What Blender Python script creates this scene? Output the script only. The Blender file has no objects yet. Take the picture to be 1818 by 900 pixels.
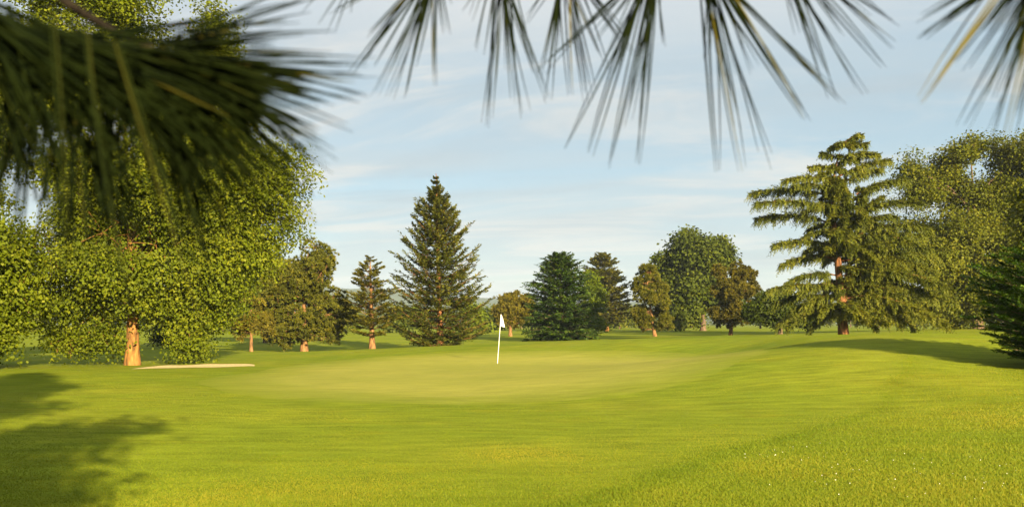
import bpy, math
import numpy as np
from mathutils import Vector

# ------------------------------------------------------------------ camera, sky, sun, exposure
SC = bpy.context.scene
COL = SC.collection
F, CX, HY, CZ = 1574.0, 909.0, 574.0, 1.7          # focal length in photo pixels, centre column, horizon row, eye height

cam_data = bpy.data.cameras.new("camera")
cam = bpy.data.objects.new("camera", cam_data)
COL.objects.link(cam)
cam.location = (0, 0, CZ)
cam.rotation_euler = (math.radians(90), 0, 0)
cam_data.sensor_width = 36.0
cam_data.lens = 36.0 * F / 1818.0
cam_data.shift_y = (HY - 450.0) / 1818.0
cam_data.clip_start = 0.03
cam_data.clip_end = 20000
cam_data.dof.use_dof = True
cam_data.dof.focus_distance = 42.0
cam_data.dof.aperture_fstop = 6.8
SC.camera = cam

SUN_EL = math.radians(16.5)
SUN_AZ = math.radians(155.0)                        # clockwise from +Y (the view direction): behind and to the right
TO_SUN = Vector((math.sin(SUN_AZ) * math.cos(SUN_EL), math.cos(SUN_AZ) * math.cos(SUN_EL), math.sin(SUN_EL)))

world = bpy.data.worlds.new("World")
SC.world = world
world.use_nodes = True
wn, wl = world.node_tree.nodes, world.node_tree.links
wn.clear()
w_out = wn.new("ShaderNodeOutputWorld")
w_bg = wn.new("ShaderNodeBackground")
w_bg.inputs["Strength"].default_value = 0.055
w_sky = wn.new("ShaderNodeTexSky")
w_sky.sky_type = 'NISHITA'
w_sky.sun_disc = False
w_sky.sun_elevation = SUN_EL
w_sky.sun_rotation = SUN_AZ
w_sky.air_density = 1.0
w_sky.dust_density = 0.6
w_sky.ozone_density = 1.5
# thin streaked cloud: noise on a flat layer high above, found from the view direction
w_tc = wn.new("ShaderNodeTexCoord")
w_sep = wn.new("ShaderNodeSeparateXYZ")
wl.new(w_tc.outputs["Generated"], w_sep.inputs[0])
def wmath(op, a, b=None, c=None):
    n = wn.new("ShaderNodeMath"); n.operation = op
    for i, v in enumerate((a, b, c)):
        if v is None: continue
        if isinstance(v, (int, float)): n.inputs[i].default_value = v
        else: wl.new(v, n.inputs[i])
    return n.outputs[0]
w_z = wmath('ADD', wmath('MAXIMUM', w_sep.outputs[2], 0.0), 0.10)
w_u = wmath('DIVIDE', w_sep.outputs[0], w_z)
w_v = wmath('DIVIDE', w_sep.outputs[1], w_z)
w_cmb = wn.new("ShaderNodeCombineXYZ")
wl.new(wmath('MULTIPLY', w_u, 0.42), w_cmb.inputs[0])
wl.new(wmath('ADD', w_v, wmath('MULTIPLY', w_u, 0.25)), w_cmb.inputs[1])
def wnoise(scale, detail, rough, dist):
    n = wn.new("ShaderNodeTexNoise")
    n.inputs["Scale"].default_value = scale; n.inputs["Detail"].default_value = detail
    n.inputs["Roughness"].default_value = rough; n.inputs["Distortion"].default_value = dist
    wl.new(w_cmb.outputs[0], n.inputs["Vector"])
    return n.outputs["Fac"]
def wramp(v, lo, hi):
    n = wn.new("ShaderNodeMapRange"); n.interpolation_type = 'SMOOTHSTEP'
    wl.new(v, n.inputs[0]); n.inputs[1].default_value = lo; n.inputs[2].default_value = hi
    return n.outputs[0]
veil = wramp(wnoise(0.62, 6.0, 0.58, 0.5), 0.36, 0.64)
streak = wramp(wnoise(1.5, 8.0, 0.62, 0.9), 0.46, 0.68)
grey = wramp(wnoise(0.95, 6.0, 0.60, 0.6), 0.48, 0.66)
high = wramp(w_sep.outputs[2], 0.24, 0.40)          # the layer thickens overhead
def wmix(fac, ca, cb):
    n = wn.new("ShaderNodeMix"); n.data_type = 'RGBA'
    for i, v in ((0, fac), (6, ca), (7, cb)):
        if isinstance(v, float): n.inputs[i].default_value = v
        elif isinstance(v, tuple): n.inputs[i].default_value = (*v, 1)
        else: wl.new(v, n.inputs[i])
    return n.outputs[2]
low = wramp(w_sep.outputs[2], 0.16, 0.0)
w_veilcol = wmix(low, (1.70, 2.45, 2.88), (1.55, 1.85, 2.20))      # thin cloud: cool overhead, greyer towards the horizon
w_c = wmix(0.72, w_sky.outputs[0], w_veilcol)
w_c = wmix(wmath('MULTIPLY', grey, 0.55), w_c, (1.85, 2.20, 2.50))
w_c = wmix(wmath('MULTIPLY', veil, 0.75), w_c, (2.75, 3.12, 3.30))
w_c = wmix(wmath('MULTIPLY', streak, 0.80), w_c, (3.85, 3.80, 3.62))
w_c = wmix(wmath('MULTIPLY', high, 0.70), w_c, (4.0, 4.0, 4.0))
wl.new(w_c, w_bg.inputs[0])
wl.new(w_bg.outputs[0], w_out.inputs[0])

sun_data = bpy.data.lights.new("sun", 'SUN')
sun_data.energy = 5.0
sun_data.angle = math.radians(0.55)
sun_data.color = (1.0, 0.82, 0.50)
sun = bpy.data.objects.new("sun", sun_data)
COL.objects.link(sun)
sun.location = (20, -30, 30)
sun.rotation_euler = (-TO_SUN).to_track_quat('-Z', 'Y').to_euler()

SC.view_settings.view_transform = 'Standard'
SC.view_settings.look = 'None'
SC.view_settings.gamma = 1.0
SC.view_settings.use_curve_mapping = False
SC.view_settings.exposure = 1.92
SC.render.engine = 'CYCLES'
SC.cycles.use_denoising = True
SC.cycles.max_bounces = 6
SC.cycles.diffuse_bounces = 3
SC.cycles.transmission_bounces = 4
SC.cycles.transparent_max_bounces = 6
SC.cycles.volume_bounces = 0
SC.cycles.sample_clamp_indirect = 4.0

# ------------------------------------------------------------------ helpers
def W(px, py, Y):
    return np.array(((px - CX) / F * Y, Y, CZ - (py - HY) / F * Y))

def nrm(v):
    return v / np.maximum(np.linalg.norm(v, axis=-1, keepdims=True), 1e-9)

def hash2(ix, iy, seed):
    n = (ix.astype(np.int64) * 374761393 + iy.astype(np.int64) * 668265263 + seed * 144665) & 0x7fffffff
    n = ((n ^ (n >> 13)) * 1274126177) & 0x7fffffff
    return ((n ^ (n >> 16)) & 0xffff) / 65535.0

def vnoise(x, y, seed=0):
    x = np.asarray(x, float); y = np.asarray(y, float)
    ix, iy = np.floor(x), np.floor(y); fx, fy = x - ix, y - iy
    fx, fy = fx * fx * (3 - 2 * fx), fy * fy * (3 - 2 * fy)
    a, b = hash2(ix, iy, seed), hash2(ix + 1, iy, seed)
    c, d = hash2(ix, iy + 1, seed), hash2(ix + 1, iy + 1, seed)
    return (a * (1 - fx) + b * fx) * (1 - fy) + (c * (1 - fx) + d * fx) * fy

def fbm(x, y, seed=0, octv=4):
    s, a, t = 0, 0.5, 0
    for o in range(octv):
        s = s + a * vnoise(x * 2 ** o, y * 2 ** o, seed + o * 17); t += a; a *= 0.5
    return s / t

def ss(lo, hi, v):
    t = np.clip((v - lo) / (hi - lo), 0, 1)
    return t * t * (3 - 2 * t)

def link(name, data, parent=None, label=None, cat=None, group=None, kind=None):
    o = bpy.data.objects.new(name, data)
    COL.objects.link(o)
    if parent is not None: o.parent = parent
    tag(o, label, cat, group, kind)
    return o

def tag(o, label=None, cat=None, group=None, kind=None):
    if label: o["label"] = label
    if cat: o["category"] = cat
    if group: o["group"] = group
    if kind: o["kind"] = kind

class MB:
    """Collects tubes, quads and triangles, then links them as one mesh object."""
    def __init__(self):
        self.v, self.q, self.t, self.tq, self.tt, self.n = [], [], [], [], [], 0
    def quads(self, V, tint):                     # V: (n,4,3)
        n = len(V)
        if n == 0: return
        self.v.append(V.reshape(-1, 3)); self.q.append(np.arange(n * 4).reshape(n, 4) + self.n); self.n += n * 4
        self.tq.append(np.broadcast_to(np.asarray(tint, float), (n,)))
    def tris(self, V, tint):
        n = len(V)
        if n == 0: return
        self.v.append(V.reshape(-1, 3)); self.t.append(np.arange(n * 3).reshape(n, 3) + self.n); self.n += n * 3
        self.tt.append(np.broadcast_to(np.asarray(tint, float), (n,)))
    def grid(self, V, tint=0.5, closed=False):    # V: (m,k,3) lattice -> quads
        m, k = V.shape[:2]
        self.v.append(V.reshape(-1, 3))
        i, j = np.meshgrid(np.arange(m - 1), np.arange(k if closed else k - 1), indexing='ij')
        j2 = (j + 1) % k
        q = np.stack([i * k + j, i * k + j2, (i + 1) * k + j2, (i + 1) * k + j], -1).reshape(-1, 4) + self.n
        self.q.append(q); self.tq.append(np.full(len(q), tint)); self.n += m * k
    def tube(self, P, R, sides=6, tint=0.5):
        P = np.asarray(P, float); R = np.broadcast_to(np.asarray(R, float), (len(P),))
        T = nrm(np.gradient(P, axis=0))
        ref = np.where(np.abs(T[:, 2:3]) > 0.9, np.array([[1.0, 0, 0]]), np.array([[0, 0, 1.0]]))
        A = nrm(np.cross(T, ref)); B = np.cross(T, A)
        an = np.linspace(0, 2 * np.pi, sides, endpoint=False)
        ring = P[:, None] + R[:, None, None] * (A[:, None] * np.cos(an)[None, :, None] + B[:, None] * np.sin(an)[None, :, None])
        self.grid(ring, tint, True)
        for e in (0, -1):                         # close both ends
            c = P[e]; r = ring[e]
            tri = np.stack([np.broadcast_to(c, r.shape), r, np.roll(r, -1, 0)], 1)
            if e == -1: tri = tri[:, ::-1]
            self.tris(tri, tint)
    def diamonds(self, P, D, N, L, Wd, tint, mid=0.45):
        L = np.asarray(L)[..., None]; Wd = np.asarray(Wd)[..., None]
        S = nrm(np.cross(D, N))
        V = np.stack([P, P + D * L * mid + S * Wd * 0.5, P + D * L, P + D * L * mid - S * Wd * 0.5], 1)
        self.quads(V, tint)
    def build(self, name, material, parent=None, smooth=False, origin=None, **kw):
        v = np.concatenate(self.v)
        if origin is not None: v = v - np.asarray(origin)
        q = np.concatenate(self.q) if self.q else np.zeros((0, 4), int)
        t = np.concatenate(self.t) if self.t else np.zeros((0, 3), int)
        me = bpy.data.meshes.new(name)
        me.vertices.add(len(v)); me.vertices.foreach_set("co", v.astype(np.float32).ravel())
        loops = np.concatenate([q.ravel(), t.ravel()])
        me.loops.add(len(loops)); me.loops.foreach_set("vertex_index", loops.astype(np.int32))
        nf = len(q) + len(t)
        start = np.concatenate([np.arange(len(q)) * 4, len(q) * 4 + np.arange(len(t)) * 3])
        me.polygons.add(nf); me.polygons.foreach_set("loop_start", start.astype(np.int32))
        me.polygons.foreach_set("use_smooth", np.full(nf, smooth, dtype=bool))
        tint = np.concatenate(([np.concatenate(self.tq)] if self.tq else []) + ([np.concatenate(self.tt)] if self.tt else []))
        at = me.attributes.new("tint", 'FLOAT', 'FACE'); at.data.foreach_set("value", tint.astype(np.float32))
        me.update(calc_edges=True)
        me.materials.append(material)
        return link(name, me, parent, **kw)

def empty(name, loc, label, cat, group=None):
    o = bpy.data.objects.new(name, None)
    COL.objects.link(o); o.location = loc; o.empty_display_size = 0.3
    tag(o, label, cat, group)
    return o

# ------------------------------------------------------------------ materials
def new_mat(name):
    m = bpy.data.materials.new(name); m.use_nodes = True
    m.node_tree.nodes.clear()
    return m, m.node_tree.nodes, m.node_tree.links

def ramp_node(n, l, fac, stops):
    r = n.new("ShaderNodeValToRGB")
    el = r.color_ramp.elements
    while len(el) < len(stops): el.new(0.5)
    for e, (p, c) in zip(el, stops):
        e.position = p; e.color = (*c, 1)
    l.new(fac, r.inputs[0])
    return r.outputs[0]

def leaf_mat(name, dark, mid, light, trans=0.35, tcol=None, rough=0.55, spec=0.10):
    m, n, l = new_mat(name)
    at = n.new("ShaderNodeAttribute"); at.attribute_name = "tint"
    c = ramp_node(n, l, at.outputs["Fac"], [(0.0, dark), (0.5, mid), (1.0, light)])
    p = n.new("ShaderNodeBsdfPrincipled"); l.new(c, p.inputs["Base Color"])
    p.inputs["Roughness"].default_value = rough; p.inputs["Specular IOR Level"].default_value = spec
    t = n.new("ShaderNodeBsdfTranslucent")
    mx = n.new("ShaderNodeMix"); mx.data_type = 'RGBA'; mx.blend_type = 'MULTIPLY'; mx.inputs[0].default_value = 1.0
    l.new(c, mx.inputs[6]); mx.inputs[7].default_value = (*(tcol or (1.5, 1.35, 0.6)), 1)
    l.new(mx.outputs[2], t.inputs[0])
    s = n.new("ShaderNodeMixShader"); s.inputs[0].default_value = trans
    l.new(p.outputs[0], s.inputs[1]); l.new(t.outputs[0], s.inputs[2])
    o = n.new("ShaderNodeOutputMaterial"); l.new(s.outputs[0], o.inputs[0])
    return m

def bark_mat(name, c1, c2, scale=6.0):
    m, n, l = new_mat(name)
    tc = n.new("ShaderNodeTexCoord"); mp = n.new("ShaderNodeMapping"); mp.inputs["Scale"].default_value = (1, 1, 0.3)
    l.new(tc.outputs["Object"], mp.inputs[0])
    nz = n.new("ShaderNodeTexNoise"); nz.inputs["Scale"].default_value = scale; nz.inputs["Detail"].default_value = 6
    l.new(mp.outputs[0], nz.inputs["Vector"])
    c = ramp_node(n, l, nz.outputs["Fac"], [(0.36, c1), (0.64, c2)])
    p = n.new("ShaderNodeBsdfPrincipled"); l.new(c, p.inputs["Base Color"]); p.inputs["Roughness"].default_value = 0.9
    p.inputs["Specular IOR Level"].default_value = 0.15
    b = n.new("ShaderNodeBump"); b.inputs["Strength"].default_value = 0.8; b.inputs["Distance"].default_value = 0.05
    l.new(nz.outputs["Fac"], b.inputs["Height"]); l.new(b.outputs[0], p.inputs["Normal"])
    o = n.new("ShaderNodeOutputMaterial"); l.new(p.outputs[0], o.inputs[0])
    return m

def turf_mat(name, c_a, c_b, c_c, dry, bump=0.02, fine=18.0, edge=None, band=0.24):
    m, n, l = new_mat(name)
    geo = n.new("ShaderNodeNewGeometry")
    def noise(scale, det, sx=1.0, sy=1.0):
        mp = n.new("ShaderNodeMapping"); mp.inputs["Scale"].default_value = (sx, sy, 1)
        l.new(geo.outputs["Position"], mp.inputs[0])
        z = n.new("ShaderNodeTexNoise"); z.inputs["Scale"].default_value = scale; z.inputs["Detail"].default_value = det
        z.inputs["Roughness"].default_value = 0.6
        l.new(mp.outputs[0], z.inputs["Vector"]); return z.outputs["Fac"]
    def mixc(fac, a, b, mode='MIX'):
        x = n.new("ShaderNodeMix"); x.data_type = 'RGBA'; x.blend_type = mode
        if isinstance(fac, float): x.inputs[0].default_value = fac
        else: l.new(fac, x.inputs[0])
        l.new(a, x.inputs[6])
        if isinstance(b, tuple): x.inputs[7].default_value = (*b, 1)
        else: l.new(b, x.inputs[7])
        return x.outputs[2]
    def rng(v, lo, hi, a=0.0, b=1.0):
        x = n.new("ShaderNodeMapRange"); l.new(v, x.inputs[0])
        for i, k in enumerate((lo, hi, a, b)): x.inputs[i + 1].default_value = k
        return x.outputs[0]
    big = noise(0.16, 5); mid = noise(0.9, 5, 0.6, 1.0); sm = noise(fine, 4); streak = noise(2.2, 5, 0.45, 1.6)
    c = ramp_node(n, l, big, [(0.30, c_a), (0.52, c_b), (0.72, c_c)])
    if edge:                                  # finer turf grows into the fairway over a ragged fringe
        at = n.new("ShaderNodeAttribute"); at.attribute_name = "edge"
        ad = n.new("ShaderNodeMath"); ad.operation = 'MULTIPLY_ADD'
        l.new(mid, ad.inputs[0]); ad.inputs[1].default_value = 0.45; l.new(at.outputs["Fac"], ad.inputs[2])
        f = rng(ad.outputs[0], 0.86, 1.21)
        c = mixc(f, c, ramp_node(n, l, big, [(0.30, edge[0]), (0.52, edge[1]), (0.72, edge[2])]))
    c = mixc(rng(mid, 0.56, 0.80, 0.0, 0.55), c, dry)
    def scale(c, v):
        g = n.new("ShaderNodeCombineColor")
        for i in range(3): l.new(v, g.inputs[i])
        return mixc(1.0, c, g.outputs[0], 'MULTIPLY')
    c = scale(c, rng(sm, 0.25, 0.75, 0.84, 1.16))
    c = scale(c, rng(streak, 0.32, 0.68, 1 - band, 1 + band))
    p = n.new("ShaderNodeBsdfPrincipled"); l.new(c, p.inputs["Base Color"])
    p.inputs["Roughness"].default_value = 0.9; p.inputs["Specular IOR Level"].default_value = 0.02
    b = n.new("ShaderNodeBump"); b.inputs["Strength"].default_value = 0.5; b.inputs["Distance"].default_value = bump
    l.new(sm, b.inputs["Height"]); l.new(b.outputs[0], p.inputs["Normal"])
    o = n.new("ShaderNodeOutputMaterial"); l.new(p.outputs[0], o.inputs[0])
    return m

def plain_mat(name, col, rough=0.6, noise=0.0):
    m, n, l = new_mat(name)
    p = n.new("ShaderNodeBsdfPrincipled"); p.inputs["Roughness"].default_value = rough
    tc = n.new("ShaderNodeTexCoord"); nz = n.new("ShaderNodeTexNoise"); nz.inputs["Scale"].default_value = 9; nz.inputs["Detail"].default_value = 5
    l.new(tc.outputs["Object"], nz.inputs["Vector"])
    a = tuple(c * (1 - noise) for c in col); b = tuple(min(1, c * (1 + noise)) for c in col)
    l.new(ramp_node(n, l, nz.outputs["Fac"], [(0.3, a), (0.7, b)]), p.inputs["Base Color"])
    o = n.new("ShaderNodeOutputMaterial"); l.new(p.outputs[0], o.inputs[0])
    return m

M = {}
M['plane_leaf'] = leaf_mat("plane_leaf", (0.034, 0.052, 0.003), (0.108, 0.136, 0.006), (0.222, 0.226, 0.013), 0.40)
M['oak_leaf'] = leaf_mat("oak_leaf", (0.030, 0.044, 0.003), (0.094, 0.108, 0.007), (0.185, 0.175, 0.014), 0.34)
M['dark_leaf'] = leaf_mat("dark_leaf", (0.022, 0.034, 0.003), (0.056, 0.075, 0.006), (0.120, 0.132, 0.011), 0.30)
M['lime_leaf'] = leaf_mat("lime_leaf", (0.048, 0.075, 0.004), (0.112, 0.148, 0.007), (0.19, 0.21, 0.014), 0.40)
M['pine'] = leaf_mat("pine_needle", (0.030, 0.036, 0.004), (0.078, 0.083, 0.008), (0.160, 0.140, 0.014), 0.20)
M['rust_pine'] = leaf_mat("rust_pine_needle", (0.044, 0.044, 0.004), (0.120, 0.104, 0.011), (0.21, 0.165, 0.018), 0.22)
M['spruce'] = leaf_mat("spruce_needle", (0.020, 0.034, 0.005), (0.066, 0.076, 0.009), (0.165, 0.150, 0.018), 0.16)
M['blue_fir'] = leaf_mat("dense_fir_needle", (0.010, 0.028, 0.005), (0.030, 0.060, 0.007), (0.085, 0.120, 0.012), 0.14)
M['cedar'] = leaf_mat("cedar_needle", (0.030, 0.044, 0.005), (0.092, 0.106, 0.009), (0.185, 0.172, 0.016), 0.20)
M['cypress'] = leaf_mat("cypress_spray", (0.010, 0.032, 0.004), (0.028, 0.066, 0.006), (0.080, 0.125, 0.010), 0.18)
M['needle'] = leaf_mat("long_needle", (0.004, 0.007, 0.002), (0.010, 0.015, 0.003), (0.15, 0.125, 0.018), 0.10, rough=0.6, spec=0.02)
M['bark_plane'] = bark_mat("plane_bark", (0.085, 0.042, 0.014), (0.31, 0.150, 0.040), 6.0)
M['bark_pine'] = bark_mat("pine_bark", (0.075, 0.040, 0.018), (0.26, 0.135, 0.055), 8.0)
M['bark_cedar'] = bark_mat("cedar_bark", (0.07, 0.032, 0.016), (0.22, 0.095, 0.036), 7.0)
M['bark_dark'] = bark_mat("dark_bark", (0.06, 0.042, 0.028), (0.15, 0.10, 0.06), 5.0)
FW = ((0.116, 0.156, 0.010), (0.148, 0.177, 0.012), (0.182, 0.192, 0.016))
RG = ((0.095, 0.130, 0.007), (0.128, 0.154, 0.008), (0.168, 0.168, 0.010))
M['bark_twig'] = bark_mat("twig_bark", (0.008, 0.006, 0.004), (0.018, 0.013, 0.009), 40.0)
M['fairway'] = turf_mat("fairway_turf", *FW, (0.20, 0.175, 0.008), edge=RG)
M['green'] = turf_mat("putting_green_turf", (0.215, 0.222, 0.036), (0.242, 0.240, 0.042), (0.268, 0.256, 0.048), (0.268, 0.244, 0.046), 0.006, 30.0, FW, 0.12)
M['blade'] = leaf_mat("grass_blade", (0.066, 0.112, 0.005), (0.138, 0.174, 0.009), (0.240, 0.205, 0.017), 0.35, (1.25, 1.25, 0.7), 0.6)
M['sand'] = plain_mat("bunker_sand", (0.42, 0.33, 0.145), 0.9, 0.25)
M['white'] = plain_mat("white_paint", (0.82, 0.80, 0.74), 0.4, 0.03)
M['cloth'] = plain_mat("flag_cloth", (0.85, 0.83, 0.80), 0.8, 0.02)
M['hole'] = plain_mat("cup_plastic", (0.12, 0.12, 0.11), 0.5, 0.05)
M['hill'] = turf_mat("hill_wood", (0.030, 0.045, 0.012), (0.045, 0.06, 0.015), (0.06, 0.07, 0.02), (0.07, 0.07, 0.02), 1.0, 0.05)
M['house_wall'] = plain_mat("house_wall", (0.55, 0.42, 0.36), 0.8, 0.08)
M['house_roof'] = plain_mat("house_roof", (0.22, 0.07, 0.05), 0.8, 0.15)
M['clover'] = plain_mat("clover_white", (0.75, 0.75, 0.68), 0.7, 0.05)

# ------------------------------------------------------------------ terrain: thin-plate surface through measured ground points
CTRL = [  # photo column, row, distance
    (909, 900, 8.2), (0, 900, 8.2), (1818, 900, 7.8), (909, 760, 14.2), (909, 700, 21.5), (300, 720, 18), (1500, 720, 17.0), (1750, 720, 16.2),
    (882, 645, 38), (450, 655, 37), (150, 660, 34), (1200, 640, 35), (1300, 625, 38), (1500, 625, 25), (1650, 645, 22.5), (1545, 601, 31),
    (1660, 618, 27.5), (1800, 655, 23), (1405, 603, 38), (1200, 605, 45), (1050, 606, 50), (900, 612, 53), (700, 621, 51), (500, 636, 46),
    (300, 648, 42), (0, 649, 42), (540, 625, 70), (660, 620, 66), (445, 624, 68), (310, 617, 76), (0, 628, 70), (780, 614, 67), (905, 597, 108),
    (1000, 604, 86), (1075, 588, 150), (1160, 597, 95), (1250, 587, 140), (1297, 595, 100), (1498, 599, 62), (1700, 584, 85), (1700, 600, 45), (100, 604, 110)]
pts = [W(*c) for c in CTRL]
pts += [np.array(p) for p in ((-12, -12, 0.0), (12, -12, 0.1), (0, -30, 0), (-30, 5, -0.1), (30, 5, 0.3), (-40, 25, -0.3), (32, 28, 0.7), (0, 2, 0.0), (-60, -20, 0), (60, -20, 0.3))]
for yy in (230, 320):
    pts += [np.array((xx, yy, 0.45)) for xx in (-220, -110, 0, 110, 220)]
pts += [np.array((-90, 70, -0.5)), np.array((100, 70, 1.0)), np.array((70, 130, 0.9))]
PT = np.array(pts)
def _tps(d2):
    return np.where(d2 > 1e-12, 0.5 * d2 * np.log(np.maximum(d2, 1e-12)), 0)
_n = len(PT); SCL = 50.0
_xy = PT[:, :2] / SCL
_K = _tps(((_xy[:, None] - _xy[None]) ** 2).sum(-1)) + np.eye(_n) * 2e-4
_Pm = np.c_[np.ones(_n), _xy]
_A = np.block([[_K, _Pm], [_Pm.T, np.zeros((3, 3))]])
_co = np.linalg.solve(_A, np.r_[PT[:, 2], 0, 0, 0])
def ground_z(x, y):
    x = np.asarray(x, float); y = np.asarray(y, float)
    shp = np.broadcast(x, y).shape
    X = np.stack([np.broadcast_to(x, shp).ravel(), np.broadcast_to(y, shp).ravel()], 1)
    out = np.empty(len(X))
    for s in range(0, len(X), 20000):
        q = X[s:s + 20000] / SCL
        out[s:s + 20000] = _tps(((q[:, None] - _xy[None]) ** 2).sum(-1)) @ _co[:_n] + _co[_n] + q @ _co[_n + 1:]
    r = np.hypot(X[:, 0], X[:, 1] - 60)
    k = ss(120, 260, r)
    out = out * (1 - k) + 0.42 * k
    out += 0.025 * (fbm(X[:, 0] * 0.5, X[:, 1] * 0.5, 5, 3) - 0.5) * 2
    return out.reshape(shp)
def gpt(px, Y):
    x = (px - CX) / F * Y
    return np.array((x, Y, float(ground_z(x, Y))))

def spaced(parts):
    out = [np.array([parts[0][0]])]
    for a, b, n in parts: out.append(np.linspace(a, b, n + 1)[1:])
    return np.concatenate(out)
gy = spaced([(-60, 0, 30), (0, 60, 200), (60, 160, 100), (160, 400, 40), (400, 3800, 34)])
gx = spaced([(-3600, -400, 16), (-400, -100, 30), (-100, -30, 47), (-30, 30, 150), (30, 100, 47), (100, 400, 30), (400, 3600, 16)])
GX, GY = np.meshgrid(gx, gy)
mb = MB(); mb.grid(np.stack([GX, GY, ground_z(GX, GY)], -1))
gnd = mb.build("ground", M['fairway'], smooth=True, kind="structure", label="rolling mown fairway grass of the golf course")
def rough_edge(y):                                  # the mower's line: longer grass to the right of it
    return np.interp(y, [0, 8, 9.5, 12, 14, 17, 22, 27, 34], [0.0, 0.2, 1.3, 3.0, 4.9, 6.9, 9.6, 11.6, 12.6]) + 0.8 * (fbm(y * 0.8, y * 0 + 3, 9, 3) - 0.5) + 60 * ss(33, 40, y)
def rough_mask(x, y):
    e = rough_edge(y); line = np.exp(-((x - e - 0.25) / 0.28) ** 2)
    near = ss(13.0, 8.5, y + 2.0 * (fbm(x * 0.5, y * 0.5, 2, 3) - 0.5)) * 0.5
    return np.maximum(ss(e - 1.4, e + 1.8, x) * ss(34, 20, y) * (0.55 + 0.45 * ss(22, 12, y)), near), line * ss(30, 24, y)
rm, edge_shade = rough_mask(GX, GY)
ea = gnd.data.attributes.new("edge", 'FLOAT', 'POINT'); ea.data.foreach_set("value", (0.52 + 0.32 * rm + 0.36 * edge_shade).ravel().astype(np.float32))  # shade of the longer grass is coloured in along the mower's line

# putting green: its own sheet of finer turf, its outline read on the ground
green_rim = [(330, 690, 24), (430, 662, 34), (560, 640, 43), (700, 628, 46.5), (860, 620, 47), (1020, 617, 45), (1180, 620, 42), (1345, 628, 36),
             (1390, 645, 30), (1350, 680, 24.0), (1220, 705, 20.0), (1000, 722, 18.4), (800, 725, 18.0), (560, 722, 18.2), (400, 712, 20)]
rim = np.array([W(*r)[:2] for r in green_rim])
gc = np.array((-0.5, 31.0))
ang = np.arctan2(rim[:, 1] - gc[1], rim[:, 0] - gc[0]); rad = np.hypot(*(rim - gc).T)
o_ = np.argsort(ang); ang, rad = ang[o_], rad[o_]
TH = np.linspace(-np.pi, np.pi, 240, endpoint=False)
RR = np.interp(TH, np.r_[ang[-1] - 2 * np.pi, ang, ang[0] + 2 * np.pi], np.r_[rad[-1], rad, rad[0]])
for _ in range(6): RR = (np.roll(RR, 1) + RR + np.roll(RR, -1)) / 3
def green_r(x, y):
    t = np.arctan2(y - gc[1], x - gc[0])
    return np.hypot(x - gc[0], y - gc[1]) / np.interp(t, np.r_[TH, np.pi], np.r_[RR, RR[0]])
rr = np.linspace(0.0, 1.0, 70)
gxx = gc[0] + rr[:, None] * RR[None] * np.cos(TH)[None]; gyy = gc[1] + rr[:, None] * RR[None] * np.sin(TH)[None]
mb = MB(); mb.grid(np.stack([gxx, gyy, ground_z(gxx, gyy) + (0.016 - 0.036 * ss(0.86, 1.0, rr))[:, None]], -1), closed=True)
pg = mb.build("putting_green", M['green'], smooth=True, kind="structure", label="pale close-mown putting green around the flagstick")
ea = pg.data.attributes.new("edge", 'FLOAT', 'POINT'); ea.data.foreach_set("value", np.repeat(rr, len(TH)).astype(np.float32))

# hills far behind
hx = np.linspace(-2600, 2600, 180); hy = np.linspace(-500, 500, 26)
ridge = 74 + 75 * (fbm(hx / 900 + 9, hx * 0, 3, 4) - 0.35) + 18 * ss(300, -700, hx)
HXX, HYY = np.meshgrid(hx, hy)
HZ = ridge[None] * np.exp(-(HYY / 230) ** 2) * (0.85 + 0.3 * fbm(HXX / 160, HYY / 160, 8, 4)) - 3
mb = MB(); mb.grid(np.stack([HXX, HYY + 2650, HZ], -1))
mb.build("hills", M['hill'], smooth=True, kind="structure", label="low wooded hills far beyond the course, blue with haze")

# ------------------------------------------------------------------ bunker
bs = np.linspace(0, 1, 40)
bx = np.interp(bs, [0, 1], [W(240, 650, 38.0)[0], W(462, 650, 40.5)[0]]); by = np.interp(bs, [0, 1], [37.6, 39.6])
wv = np.sin(np.pi * bs) ** 0.5 * (0.85 + 0.3 * vnoise(bs * 6, bs * 0 + 2, 4))
rows = []
for f, h in ((0, 0.015), (0.35, 0.035), (0.7, 0.075), (1.0, 0.11)):
    y = by + f * 1.5 * wv; rows.append(np.stack([bx, y, ground_z(bx, y) + h * wv], -1))
mb = MB(); mb.grid(np.array(rows))
mb.build("bunker", M['sand'], smooth=True, kind="structure", label="narrow pale sand bunker beside the left edge of the green")
rows = []
for f, h in ((1.0, 0.13), (1.12, 0.15), (1.6, 0.10), (2.6, -0.03)):
    y = by + f * 1.5 * np.maximum(wv, 0.02); rows.append(np.stack([bx, y, ground_z(bx, y) + h * wv - (0.03 if f > 2 else 0)], -1))
mb = MB(); mb.grid(np.array(rows))
mb.build("bunker_bank", M['fairway'], smooth=True, kind="structure", label="low grass bank behind the sand bunker")

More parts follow.
